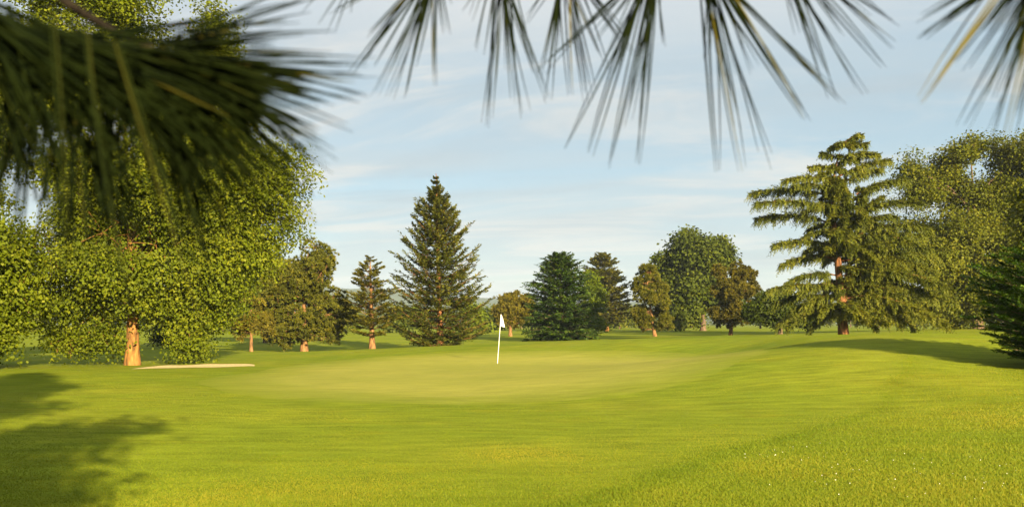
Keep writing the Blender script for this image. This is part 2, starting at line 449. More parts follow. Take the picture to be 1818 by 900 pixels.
# ------------------------------------------------------------------ grass and clover
rng = np.random.default_rng(11)
def make_grass(n):
    Y = 1.0 / rng.uniform(1 / 42.0, 1 / 6.3, n)
    x = rng.uniform(-0.66, 0.66, n) * Y
    keep = (green_r(x, Y) > rng.uniform(0.90, 1.06, n)) & (rng.random(n) < 1.0 - 0.6 * ss(14, 34, Y))
    Y, x = Y[keep], x[keep]; n = len(Y)
    rmask, rline = rough_mask(x, Y); rough = np.clip(rmask + 0.5 * rline, 0, 1.2)
    patch = fbm(x * 0.7, Y * 0.7, 31, 4)
    h = (0.010 + 0.016 * rough) * rng.uniform(0.55, 1.25, n) * (0.75 + 0.6 * patch)
    wd = 0.0013 + 0.00052 * Y
    a = rng.uniform(0, 2 * np.pi, n)
    side = np.stack([np.cos(a), np.sin(a) * 0.5, np.zeros(n)], -1)
    lean = np.stack([rng.normal(0, 0.5, n), rng.normal(0, 0.5, n), np.ones(n)], -1)
    P = np.stack([x, Y, ground_z(x, Y) - 0.004], -1)
    V = np.stack([P - side * wd[:, None], P + side * wd[:, None], P + lean * h[:, None]], 1)
    tint = np.clip(0.50 + 0.55 * (patch - 0.5) + 0.80 * (fbm(x * 0.25, Y * 0.25, 77, 3) - 0.5) + rng.normal(0, 0.14, n) - 0.06 * rough - 0.15 * rline, 0, 1)  # blades are tinted darker along the line as painted shade
    m = MB(); m.tris(V, tint); return m
make_grass(520000).build("grass", M['blade'], kind="stuff", label="short green grass blades covering the fairway and rough")

def make_clover():
    m = MB()
    cs = [(1345, 812, 11), (1420, 802, 11.4), (1365, 806, 11.2), (1560, 830, 10), (1640, 812, 10.5), (1730, 815, 10), (1680, 850, 9), (1760, 860, 8.8), (1600, 870, 8.6), (1500, 840, 9.6), (1460, 865, 9), (1790, 880, 8.2)]
    for px, py, Y in cs:
        for k in range(6):
            x = (px - CX) / F * Y + rng.normal(0, 0.34); y = Y + rng.normal(0, 0.5)
            c = np.array((x, y, float(ground_z(x, y)) + 0.045)); r = rng.uniform(0.002, 0.0055)
            an = np.linspace(0, 2 * np.pi, 6, endpoint=False)
            ring = [np.stack([np.cos(an) * rr_ * r, np.sin(an) * rr_ * r, an * 0 + zz * r], -1) + c for rr_, zz in ((0.6, -0.7), (1, 0), (0.6, 0.7), (0.05, 0.95))]
            m.grid(np.array(ring), closed=True)
    return m
make_clover().build("clover_flowers", M['clover'], kind="stuff", label="tiny white clover flower heads in the rough grass")

# ------------------------------------------------------------------ tree builders
def bez(a, b, c, n):
    t = np.linspace(0, 1, n)[:, None]
    return (1 - t) ** 2 * a + 2 * t * (1 - t) * b + t * t * c

def sph(n, r):
    v = r.normal(size=(n, 3)); return nrm(v)

def trunk_tube(m, P, R, sides, flare=1.35):
    R = np.array(R, float); P = np.array(P, float)
    n = 14; t = np.linspace(0, 1, n); ti = np.linspace(0, 1, len(P))
    PP = np.stack([np.interp(t, ti, P[:, k]) for k in range(3)], -1); RP = np.interp(t, ti, R)
    RP[0] *= flare; RP[1] *= 1 + (flare - 1) * 0.35
    m.tube(PP, RP, sides)

def sublobes(r, C, R, n, size=(0.42, 0.66), reach=0.72):
    """Breaks each crown lobe into smaller leafy masses so that the outline is uneven."""
    oc, orr = [], []
    for c, q in zip(C, R):
        d = sph(n, r) * (r.uniform(0.25, 1, n) ** 0.5)[:, None] * reach
        for k in range(n):
            oc.append(c + d[k] * q); orr.append(q * r.uniform(*size))
    return np.array(oc), np.array(orr)

def broadleaf(seed, name, label, cat, px, Y, lobes, leaf, n_twig, per, mat, bark, trunk_r, fork_py, group=None, clump=0.5, gap=0.36, lean=0, droop=0.25, tilt=0.0, nsub=6, reach=0.72, size=(0.42, 0.66), loose=0.0):
    r = np.random.default_rng(seed)
    B = gpt(px, Y) - np.array((0, 0, 0.12))
    root = empty(name, tuple(B), label, cat, group)
    fork = W(px + lean, fork_py, Y)
    s = Y / F
    C, Rd = [], []
    for lb in lobes:
        cx, cy, rx, ry = lb[:4]; c = W(cx, cy, Y); rd = 0.5 * (rx + ry) * s
        c[1] += r.uniform(-0.55, 0.55) * rd if len(lb) < 5 else lb[4] * rd
        C.append(c); Rd.append((rx * s, rd, ry * s))
    C, Rd = np.array(C), np.array(Rd)
    tm, fm = MB(), MB()
    top = C[np.argmax(C[:, 2])]
    trunk_tube(tm, [B, B * 0.45 + fork * 0.55 + np.array((0.1 * trunk_r, 0, 0)), fork, fork * 0.35 + top * 0.65], [trunk_r, trunk_r * 0.82, trunk_r * 0.66, trunk_r * 0.15], 12)
    for i in range(len(C)):                       # main limbs
        hd = np.linalg.norm(C[i, :2] - B[:2]); zt = np.clip(C[i, 2] - r.uniform(0.5, 1.0) * hd - 0.1, B[2] + 0.62 * (fork[2] - B[2]), fork[2] + 0.55 * (top[2] - fork[2]))
        st = B + (fork - B) * (zt - B[2]) / (fork[2] - B[2]) if zt < fork[2] else fork + (top - fork) * 0.65 * (zt - fork[2]) / max(0.65 * (top[2] - fork[2]), 0.1)
        d_ = C[i] - st; h_ = np.linalg.norm(d_[:2])
        ctl = st + d_ * np.array((0.35, 0.35, 0.5)) + np.array((r.normal(0, 0.06) * h_, r.normal(0, 0.06) * h_, 0.28 * h_))
        lr = trunk_r * float(np.clip(0.10 + 0.02 * np.linalg.norm(d_), 0.1, 0.24))
        tm.tube(bez(st, ctl, C[i], 9), np.linspace(lr, lr * 0.4, 9), 6)
    mainC = C
    if nsub: C, Rd = sublobes(r, C, Rd, nsub, size, reach)
    area = Rd[:, 0] * Rd[:, 2]; cnt = np.maximum(8, (n_twig * area / area.sum()).astype(int))
    for i in range(len(C)):
        st = mainC[i // nsub] if nsub else fork
        lr = trunk_r * 0.075
        tm.tube(bez(st, st * 0.5 + C[i] * 0.5 + np.array((0, 0, 0.1 * Rd[i, 2])), C[i], 5), np.linspace(lr, lr * 0.4, 5), 5)
        d = sph(cnt[i] * 2, r) * (r.uniform(0.35, 1.0, cnt[i] * 2) ** 0.45)[:, None]
        tw = C[i] + d * Rd[i] + np.clip(r.normal(size=d.shape), -2, 2) * loose
        # clumping: drop twigs where a coarse field is low, so sky shows through
        g = vnoise(tw[:, 0] / (1.5 * clump * 2) + seed, tw[:, 2] / (1.5 * clump * 2) + tw[:, 1] * 0.31, seed)
        tw = tw[g > gap][:cnt[i]]
        for t in tw[::9]:
            mid = C[i] * 0.45 + t * 0.55 + np.array((0, 0, 0.1 * Rd[i, 2]))
            tm.tube(np.array([C[i], mid, t]), [lr * 0.4, lr * 0.25, lr * 0.1], 4)
        n = len(tw)
        if n == 0: continue
        q = np.repeat(tw, per, 0)
        cs = np.repeat(r.uniform(0.6, 1.25, n), per) * clump
        off = np.clip(r.normal(size=(n * per, 3)), -1.7, 1.7) * np.array((1, 1, 0.62)); off *= (cs / 1.6)[:, None]
        q = q + off
        q[:, 2] -= droop * (off[:, 0] ** 2 + off[:, 1] ** 2) / np.maximum(cs, 0.05)
        outw = nrm(q - (C[i] * 0.7 + fork * 0.3))
        N = nrm(outw * 0.55 + np.array((0, -0.1, 0.55)) + r.normal(size=q.shape) * 0.55)
        D = nrm(np.cross(N, r.normal(size=q.shape)) + np.array((0, 0, -0.35)))
        L = leaf * r.uniform(0.65, 1.25, len(q))
        ct = np.repeat(r.normal(0, 0.13, n), per)
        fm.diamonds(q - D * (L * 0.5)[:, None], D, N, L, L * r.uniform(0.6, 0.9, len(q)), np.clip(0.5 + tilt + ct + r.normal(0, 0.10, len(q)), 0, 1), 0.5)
    tr = tm.build("trunk", bark, root, smooth=True, origin=B)
    cr = fm.build("crown", mat, root, origin=B)
    return root

def sprays(fm, r, P0, D0, up, length, n_side, sl, sw, tint, hang=0.0, flat=0.35, fwd=0.75):
    """A shoot: short needle-covered side shoots on both sides of a small axis (P0, D0, up: (k,3); length: (k,))."""
    k = len(P0)
    t = np.linspace(0.05, 1.0, n_side)
    P = P0[:, None] + D0[:, None] * (length[:, None] * t)[..., None]
    S = nrm(np.cross(D0, up))[:, None] * np.where(np.arange(n_side) % 2, 1.0, -1.0)[None, :, None]
    D = D0[:, None] * fwd + S * (1.05 - 0.55 * t)[None, :, None] + r.normal(0, 0.22, (k, n_side, 3)) + np.array((0, 0, -hang))
    D = nrm(D).reshape(-1, 3); P = P.reshape(-1, 3)
    N = nrm(np.repeat(up, n_side, 0) + r.normal(0, flat, P.shape))
    L = sl * r.uniform(0.7, 1.25, len(P)) * np.tile(1.15 - 0.5 * t, k)
    tn = np.clip(np.repeat(tint, n_side) + r.normal(0, 0.12, len(P)), 0, 1)
    fm.diamonds(P, D, N, L, np.full(len(P), sw) * r.uniform(0.8, 1.3, len(P)), tn, 0.35)

def conifer(seed, name, label, cat, px, Y, top, prof, mat, bark, trunk_r, levels, per_level, rise=(0.6, 0.1), curve=0.15, n_tw=9, tw_len=0.34, sl=0.3, sw=0.07,
            n_side=8, hang=0.0, start=0.0, group=None, lean=0.0, inner=0.12, tint0=0.5, jit=0.18, tip_up=0.0):
    """prof: [(photo row, half width left, half width right)], rows from the top down."""
    r = np.random.default_rng(seed)
    B = gpt(px, Y) - np.array((0, 0, 0.1)); root = empty(name, tuple(B), label, cat, group)
    T = W(px + lean, top, Y); s = Y / F
    tm, fm = MB(), MB()
    trunk_tube(tm, [B, B * 0.5 + T * 0.5, T], [trunk_r, trunk_r * 0.6, trunk_r * 0.08], 10)
    pr = np.array(prof, float); hz = CZ - (pr[:, 0] - HY) * s
    H = T[2] - B[2]; z_low = hz[-1]
    zs = np.linspace(T[2] - 0.02 * H, max(z_low, B[2] + 0.02 * H), levels) if start == 0 else np.linspace(T[2] - 0.02 * H, B[2] + start * H, levels)
    zs = zs + r.normal(0, 0.25 * (zs[0] - zs[-1]) / levels, levels)
    for lv, z in enumerate(zs):
        f = np.clip((T[2] - z) / H, 0, 1)
        wl_, wr_ = np.interp(-z, -hz, pr[:, 1]) * s, np.interp(-z, -hz, pr[:, 2]) * s
        a0 = r.uniform(0, 2 * np.pi)
        nb = max(3, int(per_level * (0.55 + 0.6 * min(1, f * 1.6))))
        for b in range(nb):
            a = a0 + 2 * np.pi * (b + r.uniform(-0.3, 0.3)) / nb
            w = wr_ * (0.5 + 0.5 * math.cos(a)) + wl_ * (0.5 - 0.5 * math.cos(a))
            w = max(0.06, w * np.clip(r.normal(0.97, jit), 0.45, 1.35))
            axis = B + (T - B) * ((z - B[2]) / H)
            up = rise[0] * (1 - f) + rise[1] * f + r.normal(0, 0.06)
            dirh = np.array((math.cos(a), math.sin(a), 0.0))
            tip = axis + dirh * w + np.array((0, 0, w * up))
            axis = axis - np.array((0, 0, 0.0))
            mid = axis + dirh * w * 0.5 + np.array((0, 0, w * (up * 0.5 + curve)))
            tipc = tip + np.array((0, 0, w * tip_up))
            nn = 9
            path = bez(axis, mid, tipc, nn)
            br = max(0.008, trunk_r * 0.16 * (w / max(wl_, wr_, 0.3)) * (0.4 + 0.6 * f))
            tm.tube(path[::2], np.linspace(br, br * 0.25, 5), 5)
            m_ = max(3, int(n_tw * (0.35 + 0.65 * min(1.0, w / (max(wl_, wr_) + 1e-6)))))
            t = np.sort(r.uniform(inner, 1.0, m_)); t[-1] = 0.98
            ti = t * (nn - 1); i0 = np.minimum(ti.astype(int), nn - 2); fr = (ti - i0)[:, None]
            P = path[i0] * (1 - fr) + path[i0 + 1] * fr
            Dd = nrm(path[i0 + 1] - path[i0])
            side = nrm(np.cross(Dd, np.array((0, 0, 1.0)))) * np.where(r.random(m_) > 0.5, 1, -1)[:, None]
            sd = nrm(Dd * (0.55 + 0.6 * t[:, None]) + side * (1.0 - 0.65 * t[:, None]) + r.normal(0, 0.15, (m_, 3)) + np.array((0, 0, -hang)))
            ln = tw_len * w ** 0.6 * (1.1 - 0.55 * t) * r.uniform(0.7, 1.2, m_)
            upv = nrm(np.array((0, 0, 1.0)) + r.normal(0, 0.25, (m_, 3)))
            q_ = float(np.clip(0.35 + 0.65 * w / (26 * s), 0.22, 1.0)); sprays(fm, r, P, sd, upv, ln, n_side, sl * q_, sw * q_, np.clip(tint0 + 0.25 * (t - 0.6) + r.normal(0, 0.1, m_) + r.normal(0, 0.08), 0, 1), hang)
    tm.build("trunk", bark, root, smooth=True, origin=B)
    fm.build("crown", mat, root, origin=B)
    return root

def pine(seed, name, label, cat, px, Y, lobes, mat, bark, trunk_r, top, n_tuft, per=16, nl=0.22, nw=0.05, group=None, lean=0.0, kink=0.0, gap=0.30, tint0=0.5, ssize=(0.30, 0.54)):
    """Open-crowned pine: limbs from a visible stem, tufts of needles around the shoot ends."""
    r = np.random.default_rng(seed)
    B = gpt(px, Y) - np.array((0, 0, 0.1)); root = empty(name, tuple(B), label, cat, group)
    s = Y / F; T = W(px + lean, top + 0.16 * (600 - top), Y)
    tm, fm = MB(), MB()
    mid = B * 0.5 + T * 0.5 + np.array((kink * s, 0, 0))
    trunk_tube(tm, bez(B, mid, T, 6), np.linspace(1, 0.15, 6) * trunk_r, 10, 1.25)
    L = []
    for cx, cy, rx, ry in lobes:
        c = W(cx, cy, Y); rd = 0.5 * (rx + ry) * s; c[1] += r.uniform(-0.5, 0.5) * rd; L.append((c, np.array((rx * s, rd, ry * s))))
    sc, sr = sublobes(r, [l[0] for l in L], [l[1] for l in L], 9, ssize, 0.86)
    L = list(zip(sc, sr))
    ar = np.array([l[1][0] * l[1][2] for l in L])
    for (c, R), n in zip(L, np.maximum(10, n_tuft * ar / ar.sum()).astype(int)):
        d = sph(n * 2, r) * (r.uniform(0.25, 1, n * 2) ** 0.42)[:, None]
        P = c + d * R
        P = P[vnoise(P[:, 0] * 1.1 + seed, P[:, 2] * 1.5 + P[:, 1] * 0.5, seed) > gap][:n]
        k = np.clip((c[2] - R[2] * 0.4 - B[2]) / (T[2] - B[2]), 0.15, 0.95)
        st = bez(B, mid, T, 60)[int(k * 59)]
        tm.tube(bez(st, st * 0.5 + c * 0.5 + np.array((0, 0, -0.08 * R[0])), c, 6), np.linspace(trunk_r * 0.16, trunk_r * 0.06, 6), 5)
        for t in P[::6]:
            tm.tube(np.array([c, c * 0.4 + t * 0.6 - np.array((0, 0, 0.05)), t]), [trunk_r * 0.08, trunk_r * 0.05, trunk_r * 0.02], 4)
        m_ = len(P)
        if m_ == 0: continue
        O = np.repeat(P, per, 0)
        outw = np.repeat(nrm(nrm((P - c) / R) * 0.8 + np.array((0, 0, 0.5))), per, 0)
        D = nrm(sph(len(O), r) + outw * 0.75)
        N = sph(len(O), r)
        ll = nl * r.uniform(0.7, 1.3, len(O)) * np.repeat(r.uniform(0.75, 1.35, m_), per)
        fm.diamonds(O - D * (ll * 0.1)[:, None], D, N, ll, nw * r.uniform(0.7, 1.3, len(O)), np.clip(tint0 + np.repeat(r.normal(0, 0.16, m_), per) + r.normal(0, 0.12, len(O)), 0, 1), 0.5)
    tm.build("trunk", bark, root, smooth=True, origin=B)
    fm.build("crown", mat, root, origin=B)
    return root

# ------------------------------------------------------------------ the trees
broadleaf(1, "plane_tree", "large spreading yellow-green plane tree with thick orange trunk beside the sand bunker", "tree", 235, 42.0,
          [(210, 40, 180, 110), (350, 60, 70, 60), (60, 200, 120, 120), (330, 170, 150, 110), (190, 190, 150, 110), (423, 300, 100, 75), (463, 385, 70, 55), (310, 330, 140, 100), (170, 330, 90, 90), (398, 440, 80, 65), (170, 450, 120, 80), (320, 470, 120, 85), (110, 523, 60, 49), (230, 508, 110, 54), (360, 523, 80, 54), (110, 605, 40, 34), (185, 595, 38, 40), (350, 595, 36, 34), (130, 620, 26, 28), (483, 300, 42, 40), (235, 440, 70, 60), (215, 500, 60, 40), (280, 510, 60, 40), (150, 390, 60, 50), (285, 420, 60, 50), (238, 470, 75, 50, -1.1), (300, 440, 65, 50, -1.0), (180, 478, 60, 40, -1.0), (262, 530, 55, 30, -1.1), (210, 420, 70, 50, -1.0), (385, 478, 60, 45, -0.6), (250, 330, 110, 70, -0.7), (378, 385, 70, 50, -0.4), (120, 300, 70, 60, -0.5), (340, 350, 80, 60, -0.8), (418, 340, 70, 50, 0.2), (330, 250, 110, 70, 0), (418, 410, 80, 55, -0.2)],
          0.150, 8600, 48, M['plane_leaf'], M['bark_plane'], 0.31, 455, clump=0.66, gap=0.36, reach=0.80, size=(0.36, 0.70), loose=0.28)
broadleaf(2, "plane_tree", "plane tree cut by the left edge, its low dark branch hanging near the ground", "tree", -130, 38.0,
          [(-70, 490, 95, 90), (-70, 330, 80, 90), (-90, 180, 110, 120), (-30, 545, 75, 45), (-10, 440, 45, 50), (-25, 604, 40, 22), (-150, 400, 120, 140), (5, 430, 40, 55), (5, 530, 50, 45), (15, 480, 40, 40)],
          0.16, 2600, 46, M['plane_leaf'], M['bark_plane'], 0.38, 470, clump=0.6, gap=0.08, reach=0.85, loose=0.35, tilt=-0.05)
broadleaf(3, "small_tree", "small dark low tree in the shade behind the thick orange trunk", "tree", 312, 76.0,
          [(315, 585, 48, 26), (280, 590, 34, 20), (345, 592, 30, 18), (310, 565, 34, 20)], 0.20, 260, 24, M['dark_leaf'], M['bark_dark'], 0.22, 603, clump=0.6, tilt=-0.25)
pine(4, "young_pine", "slim young pine with rusty crown on a thin bare orange trunk", "tree", 446, 68.0,
     [(445, 565, 34, 30), (430, 585, 30, 18), (460, 580, 28, 22), (448, 535, 22, 20)], M['rust_pine'], M['bark_pine'], 0.14, 522, 800, per=20, nl=0.28, nw=0.08, gap=0.3, tint0=0.4)
broadleaf(5, "lime_tree", "bright yellow-green leafy tree half hidden by the large plane tree", "tree", 470, 92.0,
          [(480, 480, 60, 42), (440, 510, 50, 50), (510, 500, 44, 44), (470, 550, 60, 40)], 0.28, 900, 28, M['lime_leaf'], M['bark_dark'], 0.2, 570, clump=0.7)
pine(6, "bushy_pine", "broad bushy olive pine with short stout trunk beside the slim rusty pine", "tree", 540, 70.0,
     [(545, 468, 38, 38), (575, 500, 34, 45), (520, 510, 50, 45), (545, 555, 60, 40), (585, 560, 34, 42), (500, 565, 40, 40), (550, 585, 62, 22), (590, 590, 22, 16), (497, 592, 30, 14)],
     M['pine'], M['bark_pine'], 0.30, 440, 4600, per=26, nl=0.25, nw=0.068, gap=0.12, ssize=(0.42, 0.68), tint0=0.48)
conifer(7, "narrow_pine", "narrow golden-brown pine left of the tall spruce, its trunk showing through", "tree", 661, 66.0, 456,
        [(456, 3, 3), (475, 14, 13), (500, 26, 22), (530, 36, 34), (565, 40, 42), (592, 34, 36), (600, 22, 24)],
        M['pine'], M['bark_pine'], 0.22, 17, 8, rise=(0.55, 0.10), curve=0.10, n_tw=15, tw_len=0.46, sl=0.26, sw=0.085, n_side=10, lean=-4, start=0.16, jit=0.24, tip_up=0.10, tint0=0.66, inner=0.35)
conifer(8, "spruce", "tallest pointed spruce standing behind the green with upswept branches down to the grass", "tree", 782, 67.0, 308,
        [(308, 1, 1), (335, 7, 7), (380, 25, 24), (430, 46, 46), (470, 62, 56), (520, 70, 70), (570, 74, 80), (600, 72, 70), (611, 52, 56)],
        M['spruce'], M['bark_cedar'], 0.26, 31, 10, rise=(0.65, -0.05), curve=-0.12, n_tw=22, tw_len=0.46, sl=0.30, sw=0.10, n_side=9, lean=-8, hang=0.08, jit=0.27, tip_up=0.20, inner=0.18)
pine(9, "rusty_pine", "low round rusty-orange pine behind the flag", "tree", 906, 108.0,
     [(905, 545, 26, 24), (925, 545, 20, 24), (888, 552, 16, 22), (908, 528, 28, 14), (935, 540, 12, 18), (905, 570, 24, 14)], M['rust_pine'], M['bark_pine'], 0.24, 520, 1100, per=20, nl=0.36, nw=0.11, gap=0.2, tint0=0.45)
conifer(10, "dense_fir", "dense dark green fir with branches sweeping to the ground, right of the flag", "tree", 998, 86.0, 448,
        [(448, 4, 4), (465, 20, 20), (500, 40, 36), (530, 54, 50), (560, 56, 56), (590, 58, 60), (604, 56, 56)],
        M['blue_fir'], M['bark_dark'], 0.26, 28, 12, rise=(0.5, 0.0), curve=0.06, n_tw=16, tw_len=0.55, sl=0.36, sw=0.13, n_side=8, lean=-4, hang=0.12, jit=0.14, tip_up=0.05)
broadleaf(11, "hazel_tree", "small bright green tree tucked against the right side of the dense fir", "tree", 1058, 105.0,
          [(1055, 520, 22, 34), (1062, 552, 22, 26), (1045, 500, 16, 26), (1058, 575, 16, 14)], 0.26, 240, 24, M['lime_leaf'], M['bark_dark'], 0.16, 580, clump=0.7, tilt=-0.15)
conifer(12, "larch", "open brownish-green conifer with two pale trunks behind the dense fir", "tree", 1078, 150.0, 450,
        [(450, 4, 4), (470, 20, 18), (500, 32, 30), (540, 40, 36), (572, 40, 38), (580, 24, 24)],
        M['pine'], M['bark_plane'], 0.30, 20, 11, rise=(0.45, 0.0), curve=0.05, n_tw=16, tw_len=0.65, sl=0.6, sw=0.26, n_side=8, lean=-10, start=0.10, jit=0.2, tip_up=0.08, tint0=0.55)
pine(13, "leaning_pine", "slender pine with long bare leaning pink-orange trunk in front of the big dark tree", "tree", 1163, 95.0,
     [(1150, 488, 20, 16), (1138, 508, 18, 16), (1166, 506, 20, 18), (1145, 530, 26, 18), (1178, 534, 18, 22), (1135, 556, 18, 16), (1172, 562, 22, 18), (1152, 476, 10, 8), (1150, 560, 20, 14), (1140, 578, 14, 10), (1182, 580, 14, 9)],
     M['pine'], M['bark_pine'], 0.20, 476, 2300, per=26, nl=0.28, nw=0.075, gap=0.22, lean=-14, kink=-2, tint0=0.58)
broadleaf(14, "maple", "big rounded dark green leafy tree behind two orange pines right of centre", "tree", 1248, 140.0,
          [(1232, 428, 42, 32), (1245, 450, 55, 45), (1196, 458, 34, 32), (1268, 445, 36, 36), (1290, 472, 24, 30), (1230, 480, 60, 44), (1190, 500, 26, 40), (1245, 530, 62, 40), (1215, 555, 44, 26), (1290, 520, 30, 30)],
          0.50, 2200, 28, M['dark_leaf'], M['bark_dark'], 0.5, 560, clump=1.25, gap=0.30)
pine(15, "copper_pine", "coppery pine with lit trunk against the right side of the big dark tree", "tree", 1297, 100.0,
     [(1300, 490, 30, 26), (1330, 495, 18, 20), (1285, 525, 24, 30), (1315, 530, 32, 26), (1300, 560, 34, 24), (1340, 515, 10, 14), (1275, 560, 12, 20), (1328, 560, 18, 20)],
     M['rust_pine'], M['bark_pine'], 0.22, 478, 2500, per=26, nl=0.28, nw=0.075, gap=0.2, lean=6, tint0=0.30)
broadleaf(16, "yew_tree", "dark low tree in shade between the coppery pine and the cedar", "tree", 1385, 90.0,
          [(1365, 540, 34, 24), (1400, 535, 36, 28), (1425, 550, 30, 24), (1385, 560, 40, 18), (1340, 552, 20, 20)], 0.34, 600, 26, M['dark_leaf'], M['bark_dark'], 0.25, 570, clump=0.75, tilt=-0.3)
broadleaf(17, "oak", "large olive oak with open sunlit crown behind the cedar at the right", "tree", 1735, 85.0,
          [(1690, 285, 60, 44), (1645, 335, 40, 40), (1760, 320, 70, 55), (1720, 260, 36, 22), (1810, 285, 50, 34), (1680, 400, 80, 60), (1770, 420, 70, 60), (1840, 370, 60, 80), (1690, 490, 90, 60), (1790, 510, 70, 60),
           (1640, 460, 50, 50), (1740, 545, 60, 30), (1620, 310, 22, 26), (1660, 540, 50, 26), (1850, 480, 60, 60)],
          0.25, 4600, 46, M['oak_leaf'], M['bark_dark'], 0.5, 480, clump=1.0, gap=0.34, reach=0.85, size=(0.36, 0.70), loose=0.5)

broadleaf(19, "ash_tree", "leafy tree mostly hidden behind the cypress at the right edge", "tree", 1885, 40.0,
          [(1870, 340, 75, 60), (1930, 400, 90, 90), (1850, 400, 50, 45), (1860, 440, 60, 60), (1900, 500, 80, 60), (1950, 320, 70, 80)], 0.2, 1500, 30, M['oak_leaf'], M['bark_dark'], 0.25, 540, clump=0.6, gap=0.3)

# the cedar: every big limb has its own start and tip
def cedar():
    r = np.random.default_rng(31); Y = 62.0
    B = gpt(1498, Y) - np.array((0, 0, 0.1))
    root = empty("cedar", tuple(B), "tall cedar with drooping layered limbs, bent tip and bare red-brown trunk", "tree")
    tm, fm = MB(), MB(); s = Y / F
    stem = np.array([B, W(1494, 540, Y), W(1488, 470, Y), W(1480, 390, Y), W(1478, 320, Y), W(1490, 270, Y), W(1504, 248, Y), W(1527, 237, Y)])
    trunk_tube(tm, stem, [0.31, 0.28, 0.24, 0.16, 0.09, 0.045, 0.03, 0.012], 12, 1.3)
    stem2 = np.array([W(1497, 545, Y), W(1512, 470, Y) + (0, .4, 0), W(1518, 400, Y) + (0, .6, 0), W(1522, 335, Y) + (0, .6, 0)])
    tm.tube(stem2, [0.22, 0.17, 0.11, 0.03], 9)
    limbs = [  # start, tip (photo), droop of the tip
        ((1480, 350), (1338, 343), 0.04), ((1480, 375), (1342, 362), 0.05), ((1482, 400), (1345, 388), 0.08), ((1484, 440), (1375, 436), 0.10), ((1485, 460), (1388, 470), 0.1),
        ((1478, 320), (1395, 320), 0.03), ((1479, 335), (1410, 330), 0.03), ((1480, 300), (1440, 297), 0.03), ((1486, 280), (1462, 273), 0.02), ((1488, 282), (1556, 274), 0.02), ((1482, 318), (1577, 284), 0.02), ((1482, 335), (1560, 300), 0.03),
        ((1520, 345), (1610, 318), 0.03), ((1519, 380), (1630, 360), 0.08), ((1516, 420), (1650, 405), 0.10), ((1512, 450), (1645, 440), 0.12), ((1508, 480), (1655, 480), 0.12), ((1502, 515), (1690, 535), 0.10),
        ((1500, 530), (1650, 560), 0.1), ((1495, 540), (1600, 575), 0.1), ((1492, 535), (1375, 540), 0.14), ((1492, 520), (1368, 515), 0.10), ((1494, 545), (1400, 580), 0.12), ((1498, 500), (1600, 500), 0.1), ((1490, 490), (1400, 500), 0.1),
        ((1505, 252), (1475, 262), 0.02), ((1500, 262), (1535, 255), 0.02), ((1518, 400), (1590, 385), .08), ((1514, 440), (1590, 425), .1),
        ((1507, 247), (1528, 239), 0.01), ((1498, 256), (1512, 248), 0.01), ((1484, 290), (1520, 283), 0.02), ((1480, 305), (1452, 312), 0.03),
        ((1510, 470), (1580, 470), .1), ((1505, 500), (1560, 530), .1), ((1500, 520), (1640, 515), .1), ((1496, 548), (1385, 572), .14), ((1498, 550), (1440, 582), .12), ((1500, 548), (1555, 582), .12), ((1500, 545), (1625, 580), .1), ((1500, 540), (1680, 572), .1), ((1495, 530), (1400, 556), .12), ((1497, 535), (1455, 565), .12), ((1502, 530), (1540, 560), .12),
        ((1508, 470), (1665, 460), .1), ((1505, 490), (1680, 510), .1), ((1512, 440), (1640, 420), .1), ((1502, 510), (1610, 545), .1), ((1515, 430), (1620, 430), .1), ((1510, 460), (1610, 465), .1), ((1505, 495), (1645, 500), .12), ((1500, 530), (1620, 560), .1), ((1495, 525), (1430, 540), .1), ((1490, 505), (1420, 520), .1), ((1518, 390), (1565, 350), .05), ((1520, 360), (1550, 330), .03), ((1480, 360), (1430, 375), .06), ((1482, 410), (1430, 420), .06), ((1495, 545), (1560, 565), .1)]
    paths = []
    for (a, b, dr) in limbs:
        st = W(*a, Y); tp = W(*b, Y); w = np.linalg.norm(tp - st)
        dy = r.uniform(-0.55, 0.4) * w
        sc = 1.0
        tp = tp + np.array((0, dy, 0)); tp = W(b[0], b[1], Y + dy)
        paths.append((st, st * 0.5 + tp * 0.5 + np.array((0, 0, dr * w + 0.10 * w)), tp, w))
    for k in range(60):                                  # limbs towards and away from the viewer
        f = r.uniform(0.20, 0.82); z = B[2] + (W(0, 255, Y)[2] - B[2]) * f
        c = np.array([np.interp(z, stem[:, 2], stem[:, i]) for i in (0, 1)] + [z])
        a = r.choice([-1, 1]) * r.uniform(0.9, 2.25) if r.random() < 0.72 else r.uniform(-.6, .6)
        w = r.uniform(0.6, 1.0) * (5.0 * (1 - f) ** 1.15 + 0.15)
        d = np.array((math.sin(a + np.pi / 2) * 0.9, -math.cos(a + np.pi / 2) if True else 0, 0)); d = np.array((math.cos(a), math.sin(a), 0))
        if a < 0 and 0.08 < f < 0.42: w *= 0.5           # leaves the red trunk in view
        tp = c + d * w + np.array((0, 0, -0.08 * w))
        paths.append((c, c * 0.5 + tp * 0.5 + np.array((0, 0, 0.16 * w)), tp, w))
    for k in range(22):                                  # the fuller side, away from the bunker
        by_ = r.uniform(385, 574); b_ = (1500 + r.uniform(0.25, 1.0) * np.interp(by_, [385, 430, 480, 535, 574], [95, 130, 165, 200, 150]), by_); a_ = (r.uniform(1496, 1516), b_[1] - r.uniform(0, 35))
        st_, Yt = W(*a_, Y), Y + r.uniform(-3.2, 1.5)
        tp = W(*b_, Yt); w = np.linalg.norm(tp - st_) * 0.8
        paths.append((st_, st_ * 0.5 + tp * 0.5 + np.array((0, 0, 0.2 * w)), tp, w))
